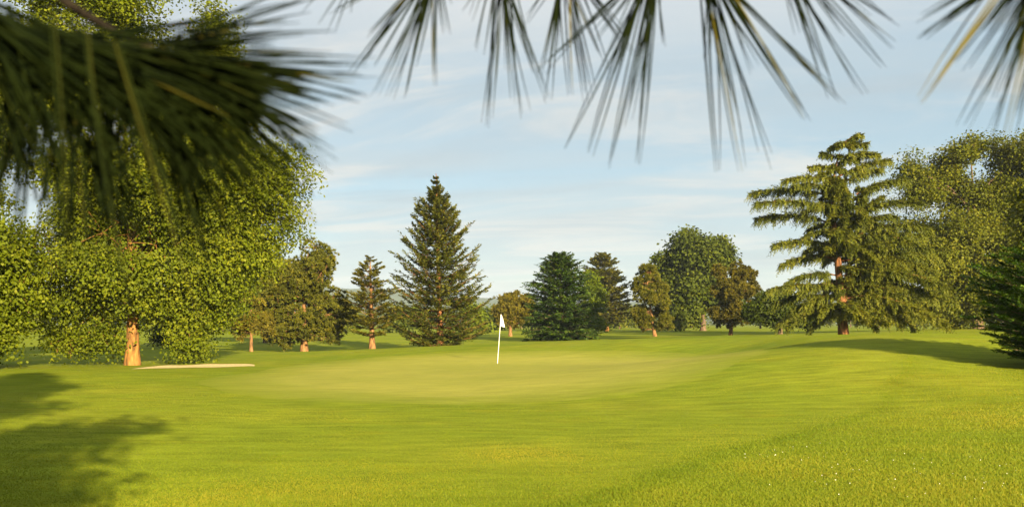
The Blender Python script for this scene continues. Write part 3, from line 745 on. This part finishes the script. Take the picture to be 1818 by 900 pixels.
    for k in range(9):                                   # low drooping limbs on the near side
        z = W(0, r.uniform(535, 556), Y)[2]; a = -np.pi / 2 + r.uniform(-1.2, 1.2); w = r.uniform(1.8, 3.4)
        c = np.array([stem[1, 0], stem[1, 1], z]); tp = c + np.array((math.cos(a) * w, math.sin(a) * w, -0.22 * w))
        paths.append((c, c * 0.5 + tp * 0.5 + np.array((0, 0, 0.22 * w)), tp, w))
    for k in range(46):                                  # short shoots that clothe the stems
        st_ = stem if k % 3 else stem2[::1]
        z = r.uniform(st_[0, 2] + 0.42 * (st_[-1, 2] - st_[0, 2]), st_[-1, 2]) if k % 3 else r.uniform(st_[1, 2], st_[-1, 2])
        c = np.array([np.interp(z, st_[:, 2], st_[:, i]) for i in (0, 1)] + [z]); a = r.uniform(-np.pi, 0.2)
        w = r.uniform(0.35, 1.1) * (1.0 if z < stem[4, 2] else 0.6); tp = c + np.array((math.cos(a) * w, math.sin(a) * w, -0.05 * w))
        paths.append((c, c * 0.5 + tp * 0.5 + np.array((0, 0, 0.2 * w)), tp, w))
    for a, m_, t_, w in paths:
        nn = 12; path = bez(a, m_, t_, nn)
        br = 0.018 + 0.012 * w
        tm.tube(path[::2], np.linspace(br, br * 0.2, len(path[::2])), 5)
        k = int(20 + 30 * w)
        t = np.sort(r.uniform(0.14, 1.0, k)); t[-2:] = 0.97
        ti = t * (nn - 1); i0 = np.minimum(ti.astype(int), nn - 2); fr = (ti - i0)[:, None]
        P = path[i0] * (1 - fr) + path[i0 + 1] * fr
        Dd = nrm(path[i0 + 1] - path[i0])
        side = nrm(np.cross(Dd, np.array((0, 0, 1.0)))) * np.where(r.random(k) > 0.5, 1, -1)[:, None]
        ln = (0.16 + 0.38 * w ** 0.5 * (1.1 - 0.8 * t)) * r.uniform(0.6, 1.3, k)
        tint = np.clip(0.5 + r.normal(0, 0.12, k) + r.normal(0, 0.1), 0, 1)
        D1 = nrm(Dd * (0.6 + 0.5 * t[:, None]) + side * (0.95 - 0.6 * t[:, None]) + np.array((0, 0, 1.0)) * r.uniform(-0.35, 0.30, (k, 1)) + r.normal(0, 0.14, (k, 3)))
        sprays(fm, r, P, D1, nrm(np.array((0, 0, 1.0)) + r.normal(0, 0.2, (k, 3))), ln, 11, 0.22, 0.075, tint, 0.2)
        # hanging shoots below the limb
        kk = int(k * 1.5); j = r.integers(0, k, kk)
        P2 = P[j] + D1[j] * (ln[j] * r.uniform(0.2, 0.9, kk))[:, None]
        D2 = nrm(np.array((0, 0, -1.0)) + D1[j] * 0.45 + r.normal(0, 0.22, (kk, 3)))
        sprays(fm, r, P2, D2, nrm(side[j] + r.normal(0, 0.4, (kk, 3))), np.abs(r.normal(0.36, 0.22, kk)) * (0.42 + 0.12 * w) + 0.08, 9, 0.17, 0.05, np.clip(tint[j] - 0.06, 0, 1), 0.5)
    tm.build("trunk", M['bark_cedar'], root, smooth=True, origin=B)
    fm.build("crown", M['cedar'], root, origin=B)
cedar()

conifer(18, "cypress", "dense dark cypress at the right edge in the near foreground, casting a long shadow".replace(" in the near foreground", ""), "tree", 1905, 23.0, 432,
        [(432, 8, 10), (448, 44, 54), (475, 86, 100), (510, 122, 135), (560, 154, 155), (600, 148, 155), (640, 116, 128), (655, 98, 108)],
        M['cypress'], M['bark_dark'], 0.16, 32, 16, rise=(0.45, 0.22), curve=0.0, n_tw=26, tw_len=0.27, sl=0.10, sw=0.036, n_side=13, hang=-0.05, jit=0.11, tip_up=-0.02, inner=0.35)

# trees far behind
FAR = [
    (588, 150, [(606, 572, 22, 26), (592, 585, 16, 12)], 'oak_leaf', "far_tree", "far olive tree whose crown shows right of the bushy olive pine's trunk"),
    (696, 190, [(700, 566, 18, 24)], 'oak_leaf', "far_tree", "far olive tree touching the right side of the narrow golden pine"),
    (735, 210, [(735, 562, 20, 22)], 'lime_leaf', "far_tree", "far pale green tree behind the left foot of the spruce"),
    (852, 150, [(850, 560, 22, 30), (862, 580, 16, 12)], 'lime_leaf', "far_tree", "far bright green tree behind the right foot of the spruce"),
    (885, 230, [(886, 562, 18, 16)], 'oak_leaf', "far_tree", "far olive tree behind the flag"),
    (925, 210, [(925, 556, 20, 22)], 'oak_leaf', "far_tree", "far olive tree behind the round rusty pine"),
    (1100, 200, [(1104, 560, 16, 20), (1090, 568, 14, 12)], 'oak_leaf', "far_tree", "far olive tree right of the open brownish conifer"),
    (1140, 210, [(1132, 560, 16, 16), (1146, 568, 12, 10)], 'oak_leaf', "far_tree", "far olive tree behind the left side of the leaning pine"),  # photo column, distance, crown lobes, material, name, label
    (604, 170, [(604, 560, 20, 22), (612, 580, 18, 12)], 'lime_leaf', "far_tree", "small far green tree between the bushy olive pine and the narrow golden pine"),
    (716, 150, [(718, 572, 24, 22), (700, 580, 16, 14)], 'dark_leaf', "far_tree", "small far tree between the narrow golden pine and the spruce"),
    (868, 180, [(866, 560, 18, 26), (876, 575, 14, 12)], 'dark_leaf', "far_tree", "small far tree between the spruce and the round rusty pine"),
    (944, 170, [(940, 553, 16, 28), (948, 572, 14, 14)], 'dark_leaf', "far_tree", "small far tree between the round rusty pine and the dense fir"),
    (1118, 260, [(1118, 566, 16, 12), (1104, 570, 14, 10), (1132, 570, 12, 10)], 'dark_leaf', "far_tree", "tiny far tree in the gap left of the leaning pine"),
    (1350, 200, [(1352, 548, 22, 22), (1336, 560, 20, 14)], 'dark_leaf', "far_tree", "far dark tree just right of the coppery pine"),
    (1445, 230, [(1440, 556, 30, 18), (1466, 560, 22, 14)], 'oak_leaf', "far_tree", "far olive tree seen under the left limbs of the cedar"),
    (1560, 210, [(1560, 548, 36, 24), (1590, 556, 24, 18)], 'oak_leaf', "far_tree", "far olive tree seen under the right limbs of the cedar"),
    (1640, 230, [(1640, 556, 34, 18), (1610, 560, 20, 14)], 'dark_leaf', "far_tree", "far dark tree behind the lowest right limb of the cedar"),
    (1700, 220, [(1700, 555, 34, 18), (1730, 556, 26, 16)], 'dark_leaf', "far_tree", "far dark tree in the row behind the oak"),
    (1228, 250, [(1220, 560, 34, 14), (1190, 566, 20, 10)], 'dark_leaf', "far_tree", "far dark tree behind the foot of the big rounded tree"),
    (1012, 250, [(1040, 566, 24, 12), (1070, 566, 20, 12)], 'dark_leaf', "far_tree", "far tree behind the foot of the dense fir"),
    (40, 170, [(40, 560, 34, 30), (70, 570, 24, 22), (10, 560, 24, 28)], 'oak_leaf', "far_tree", "far olive tree under the plane tree at the left edge"),
    (170, 180, [(170, 565, 40, 26), (205, 570, 26, 20)], 'dark_leaf', "far_tree", "far dark tree seen left of the thick orange trunk"),
    (270, 190, [(270, 566, 36, 26), (300, 572, 24, 18)], 'dark_leaf', "far_tree", "far dark tree seen right of the thick orange trunk"),
    (395, 180, [(395, 565, 30, 24), (420, 572, 20, 16)], 'oak_leaf', "far_tree", "far olive tree left of the slim rusty pine"),
    (1510, 300, [(1508, 562, 24, 10)], 'lime_leaf', "far_tree", "far pale tree directly behind the cedar trunk"),
    (1780, 210, [(1780, 552, 36, 22)], 'dark_leaf', "far_tree", "far dark tree behind the cypress"),
]
for i, (px, Y, lb, mt, nm, lab) in enumerate(FAR):
    broadleaf(100 + i, nm, lab, "tree", px, Y, lb, 0.55, 150, 22, M[mt], M['bark_dark'], 0.22, lb[0][1] + lb[0][3] * 0.6, group="trees far across the course", clump=1.3, gap=0.22, tilt=-0.05, nsub=3)

# a wood beyond the course, too far to tell its trees apart
def far_wood():
    r = np.random.default_rng(5); m = MB()
    n = 2600
    x = r.uniform(-420, 420, n); y = 480 + 90 * r.random(n) + 20 * np.sin(x / 40)
    hgt = 5.5 + 6.5 * vnoise(x / 18, y / 40, 6)
    P = np.stack([x, y, 0.4 + hgt * r.uniform(0.05, 0.9, n) ** 0.8], -1)
    per = 26
    O = np.repeat(P, per, 0) + r.normal(size=(n * per, 3)) * np.array((1.7, 1.7, 1.0))
    O[:, 2] = np.maximum(O[:, 2], 0.5)
    N = sph(len(O), r); D = nrm(np.cross(N, sph(len(O), r)))
    L = r.uniform(0.7, 1.3, len(O))
    m.diamonds(O, D, N, L, L * 0.8, np.clip(0.45 + np.repeat(r.normal(0, 0.15, n), per) + r.normal(0, 0.12, len(O)), 0, 1), 0.5)
    m.build("distant_woods", M['dark_leaf'], kind="stuff", label="dark belt of far woods along the end of the course")
far_wood()

# ------------------------------------------------------------------ far house
def house():
    Y = 330.0; s = Y / F
    B = W(38, 575, Y); B[2] = float(ground_z(B[0], Y)) - 0.1
    root = empty("house", tuple(B), "tiny far house with dark red roof under the plane trees", "house")
    w, d, h = 5.0, 6.0, 3.4
    V = lambda a: np.array(a, float) + B
    m = MB()
    base = np.array([(-w, -d, 0), (w, -d, 0), (w, d, 0), (-w, d, 0)], float) + B
    m.grid(np.array([base, base + (0, 0, h)]), closed=True)
    m.tris(np.array([[V((-w, -d, h)), V((w, -d, h)), V((0, -d, h + 2.6))], [V((w, d, h)), V((-w, d, h)), V((0, d, h + 2.6))]]), 0.5)
    m.build("wall", M['house_wall'], root, origin=B)
    m = MB()
    for sg in (-1, 1):
        a, b = np.array((sg * (w + 0.5), 0, h - 0.2)), np.array((0, 0, h + 2.75))
        n_ = np.array((sg * 0.1, 0, 0.25))
        sec = np.array([a, b, b + n_, a + n_])
        m.grid(np.array([sec + B + (0, -d - 0.4, 0), sec + B + (0, d + 0.4, 0)]), closed=True)
        for e in (-d - 0.4, d + 0.4): m.quads((sec + B + (0, e, 0))[None], 0.5)
    m.build("roof", M['house_roof'], root, origin=B)
    for k in (-2.4, 2.4):
        m = MB(); c = B + np.array((k, -d - 0.03, 1.0))
        m.quads(np.array([[c + (-.6, 0, 0), c + (.6, 0, 0), c + (.6, 0, 1.4), c + (-.6, 0, 1.4)]]), 0.5)
        m.build("window", M['hole'], root, origin=B)
house()

# ------------------------------------------------------------------ flagstick
def flagstick():
    Y = 38.0; B = gpt(883, Y) + np.array((0, 0, 0.012))
    root = empty("flagstick", tuple(B), "white golf flagstick with small white flag standing in the hole", "flagstick")
    s = Y / F
    topp = W(889.5, 558, Y)
    m = MB(); m.tube(np.linspace(B - (0, 0, 0.06), topp, 8), np.full(8, 0.0125), 10, 0.5); m.build("pole", M['white'], root, smooth=True, origin=B)
    m = MB()
    an = np.linspace(0, 2 * np.pi, 16, endpoint=False)
    ring = lambda rr_, z: np.stack([np.cos(an) * rr_, np.sin(an) * rr_, an * 0 + z], -1) + B
    m.grid(np.array([ring(0.058, 0.003), ring(0.054, 0.004), ring(0.054, -0.008), ring(0.02, -0.008)]), closed=True); m.build("cup", M['hole'], root, origin=B)
    m = MB()
    u, v = np.meshgrid(np.linspace(0, 1, 12), np.linspace(0, 1, 12), indexing='ij')
    top_, bot = topp - np.array((0, 0, 0.02)), topp - np.array((0.03, 0, 0.50))
    # a limp flag: hangs down from the pole head, folding over itself
    hang_ = 0.17 * (0.35 + 0.65 * v) * u
    X = top_[0] + (bot[0] - top_[0]) * v + 0.018 + hang_
    Z = top_[2] + (bot[2] - top_[2]) * v - 0.10 * u * (1 - v) - 0.05 * u
    Yv = Y + 0.045 * np.sin(u * 7 + v * 1.5) * u
    m.grid(np.stack([X, Yv, Z], -1)); m.grid(np.stack([X + 0.001, Yv + 0.004, Z], -1)[:, ::-1]); m.build("flag", M['cloth'], root, smooth=True, origin=B)
flagstick()

# ------------------------------------------------------------------ the pine the photographer stands under
def near_pine():
    r = np.random.default_rng(71)
    B = np.array((-1.2, -3.2, float(ground_z(-1.2, -3.2)) - 0.1))
    root = empty("pine_tree", tuple(B), "near pine whose blurred boughs of long dark needles hang across the top", "tree")
    T = B + np.array((0.2, 0.1, 11.6))
    tm, fm = MB(), MB()
    trunk_tube(tm, [B, B * 0.5 + T * 0.5 + (0.15, 0, 0), T], [0.24, 0.16, 0.03], 12)
    # upper crown (above the frame): throws the shade on the left of the lawn
    for lv, z in enumerate([2.55, 2.85, 3.2] + list(np.linspace(3.5, 11.2, 17))):  # lowest tiers: unseen, added to keep the hanging boughs in shade
        f = max(0.0, (z - 3.6) / 7.9)
        for b in range(7):
            a = r.uniform(0, 2 * np.pi); w = (2.5 if z < 3.4 else 3.3 if z < 5.0 else 2.0 * (1 - f ** 2.5) + 0.3) * r.uniform(0.65, 1.1)
            c = B + (T - B) * ((z - B[2]) / 11.6); tip = c + np.array((math.cos(a) * w, math.sin(a) * w, 0.22 * w))
            path = bez(c, c * 0.5 + tip * 0.5 - (0, 0, 0.1 * w), tip, 8)
            tm.tube(path[::2], np.linspace(0.04, 0.012, 4), 5)
            k = int(34 * w) + 10
            t = r.uniform(0.25, 1, k) * 7; i0 = np.minimum(t.astype(int), 6); fr = (t - i0)[:, None]
            P = path[i0] * (1 - fr) + path[i0 + 1] * fr + r.normal(0, 0.22, (k, 3))
            O = np.repeat(P, 14, 0); D = nrm(sph(len(O), r) + np.array((0, 0, 0.25)))
            fm.diamonds(O, D, sph(len(O), r), r.uniform(0.14, 0.24, len(O)), r.uniform(0.018, 0.034, len(O)), np.clip(r.normal(0.4, 0.12, len(O)), 0, 1), 0.5)
    tm.build("trunk", M['bark_pine'], root, smooth=True, origin=B)
    fm.build("crown", M['needle'], root, origin=B)

    def needle(m, a, tip, wd, tint, bend):
        n = 6; d = tip - a; ln = np.linalg.norm(d)
        ctl = (a + tip) / 2 + bend * ln
        P = bez(a, ctl, tip, n)
        m.tube(P, wd * np.array((0.7, 1.0, 1.0, 0.9, 0.65, 0.2)), 4, tint)

    def bough(path, radii):
        path = np.array(path, float); n = 16; t = np.linspace(0, 1, n); ti = np.linspace(0, 1, len(path))
        P = np.stack([np.interp(t, ti, path[:, k]) for k in range(3)], -1)
        for _ in range(2): P[1:-1] = (P[:-2] + 2 * P[1:-1] + P[2:]) / 4
        m = MB(); m.tube(P, np.linspace(radii[0], radii[1], n), 8)
        return m.build("bough", M['bark_twig'], root, smooth=True, origin=B)

    def cluster(bo, org, Y, tips, wd, yj=0.04, tint=(0.3, 0.14), n_dup=1, spread=7, oj=6):
        m = MB()
        for (tx, ty) in tips:
            for k in range(n_dup):
                yt = Y + r.normal(0, yj)
                tip = W(tx + r.normal(0, spread), ty + r.normal(0, spread), yt)
                a = W(org[0] + r.normal(0, oj), org[1] + r.normal(0, oj), Y + r.normal(0, 0.012))
                needle(m, a, tip, wd * r.uniform(0.8, 1.2), float(np.clip(r.normal(*tint), 0, 1)), r.normal(0, 0.02, 3) + np.array((0, 0, 0.015)))
        m.build("needle_cluster", M['needle'], bo, smooth=True, origin=B)

    def fan(org, a0, a1, l0, l1, n):
        a = np.radians(r.uniform(a0, a1, n)); l = r.uniform(l0, l1, n)
        return np.stack([org[0] + np.cos(a) * l, org[1] + np.sin(a) * l], -1)

    t0 = B + (T - B) * 0.29
    NW = 0.0009
    # bough over the middle
    P = lambda px, py, Y: W(px, py, Y)
    b1 = bough([t0, (-1.2, -1.4, 2.75), (-0.2, 0.25, 2.42), P(760, -180, 0.9), P(880, -90, 1.0), P(1010, -40, 1.06)], (0.028, 0.004))
    cluster(b1, (778, -70), 0.98, [(640, 108), (668, 168), (692, 176), (716, 168), (628, 130), (742, 60), (700, 120), (775, 145), (790, 60), (735, 110), (812, 5), (655, 60), (590, 30), (668, 120)], NW, n_dup=3)
    cluster(b1, (640, -70), 0.95, [(560, 48), (578, 62), (540, 20), (620, 20), (605, 66)], NW, n_dup=1)
    cluster(b1, (888, -80), 1.02, [(858, 222), (874, 206), (930, 206), (968, 182), (900, 120), (846, 92), (905, 176), (940, 120), (925, 60), (834, 30)], NW, n_dup=3)
    cluster(b1, (1000, -70), 1.06, [(1010, 170), (1034, 172), (1078, 130), (1050, 165), (960, 135), (978, 175), (1100, 60), (930, 40), (985, 90), (1058, 90), (1120, 95)], NW, n_dup=3)
    # bough over the right of the middle
    b2 = bough([t0, (-1.0, -1.5, 2.8), (0.15, 0.2, 2.48), P(1130, -190, 0.9), P(1220, -90, 0.98)], (0.032, 0.004))
    cluster(b2, (1168, -75), 0.98, [(1004, 262), (1044, 272), (1084, 290), (1132, 292), (1060, 70), (1100, 120), (1180, 78), (1150, 100), (1140, 160), (1085, 100), (1020, 60), (1120, 210), (960, 130)], NW * 1.1, n_dup=3, tint=(0.24, 0.13))
    cluster(b2, (1246, -75), 0.95, [(1276, 300), (1318, 300), (1360, 276), (1430, 216), (1436, 205), (1500, 186), (1256, 100), (1310, 215), (1400, 150), (1340, 130), (1290, 130), (1320, 80), (1470, 150)], NW * 1.1, n_dup=3, tint=(0.30, 0.17))
    b3 = bough([t0, (-0.8, -1.7, 2.85), (0.35, 0.1, 2.55), P(1420, -200, 0.85), P(1400, -110, 0.92)], (0.03, 0.004))
    cluster(b3, (1370, -110), 0.92, [(1532, 156), (1566, 118), (1590, 80), (1500, 60), (1460, 120), (1585, 40), (1545, 30), (1480, 180), (1420, 60)], NW * 1.1, n_dup=3, tint=(0.30, 0.15))
    # bough at the right edge
    b4 = bough([t0, (-0.5, -1.9, 2.9), (0.55, -0.1, 2.6), P(1900, -190, 0.72), P(1885, -100, 0.78)], (0.03, 0.004))
    cluster(b4, (1880, -105), 0.78, [(1638, 70), (1645, 60), (1634, 40), (1700, 104), (1712, 120), (1705, 225), (1740, 160), (1760, 165), (1756, 245), (1690, 30), (1745, 60), (1780, 130), (1800, 200), (1815, 250), (1790, 90), (1770, 60), (1810, 120)], NW * 1.1, n_dup=3, tint=(0.30, 0.15))
    cluster(b4, (1860, -130), 0.74, [(1632, 184), (1640, 176), (1785, 255)], NW * 1.1, n_dup=2, tint=(0.95, 0.05))
    # bough hanging in from the upper left, closest to the lens
    b5 = bough([t0, (-1.4, -1.2, 2.7), (-0.75, -0.1, 2.3), P(-520, -420, 0.50), P(-150, -210, 0.58), P(60, -30, 0.62), P(200, 62, 0.65), P(330, 108, 0.67)], (0.011, 0.0014))
    NL = 0.00105
    for org, Y, a0, a1, l0, l1, n in [((-60, 0), .58, 20, 100, 250, 420, 60), ((60, 50), .62, 5, 110, 250, 430, 76), ((130, 75), .63, -10, 105, 260, 440, 82), ((200, 88), .65, 0, 100, 260, 430, 78),
                                      ((270, 100), .66, 0, 80, 255, 405, 64), ((325, 110), .67, 0, 48, 225, 335, 50), ((300, 80), .65, -28, 0, 120, 300, 16), ((20, 30), .60, 60, 120, 240, 420, 26), ((-120, -40), .57, 30, 90, 250, 420, 26), ((280, 125), .66, 35, 80, 240, 400, 18), ((215, 100), .64, 45, 85, 300, 430, 16)]:
        cluster(b5, org, Y, fan(org, a0, a1, l0, l1, n), NL, yj=0.045, tint=(0.26, 0.14), oj=10, spread=2)
    for org, tip, Y in (((205, 70), (362, 572), .50), ((150, 54), (232, 566), .49), ((90, 20), (110, 500), .52)):
        cluster(b5, org, Y, [tip, (tip[0] + 9, tip[1] - 30)], NL * 0.8, yj=0.015, tint=(0.52, 0.05), oj=6, spread=4)
near_pine()

# ------------------------------------------------------------------ haze
hz_m, hn, hl = new_mat("haze_air")
pv = hn.new("ShaderNodeVolumePrincipled")
pv.inputs["Color"].default_value = (0.66, 0.80, 1.0, 1); pv.inputs["Density"].default_value = 0.00014; pv.inputs["Anisotropy"].default_value = 0.0
ho = hn.new("ShaderNodeOutputMaterial"); hl.new(pv.outputs[0], ho.inputs["Volume"])
m = MB()
lo, hi = np.array((-3700, -90, -9.0)), np.array((3700, 3900, 190.0))
c8 = np.array([(lo[0], lo[1]), (hi[0], lo[1]), (hi[0], hi[1]), (lo[0], hi[1])])
bot = np.c_[c8, np.full(4, lo[2])]; top = np.c_[c8, np.full(4, hi[2])]
V = []
for i in range(4):
    j = (i + 1) % 4; V.append([bot[i], bot[j], top[j], top[i]])
V.append(bot[::-1]); V.append(top)
m.quads(np.array(V), 0.5)
m.build("haze", hz_m, kind="stuff", label="thin pale air haze over the course and hills")
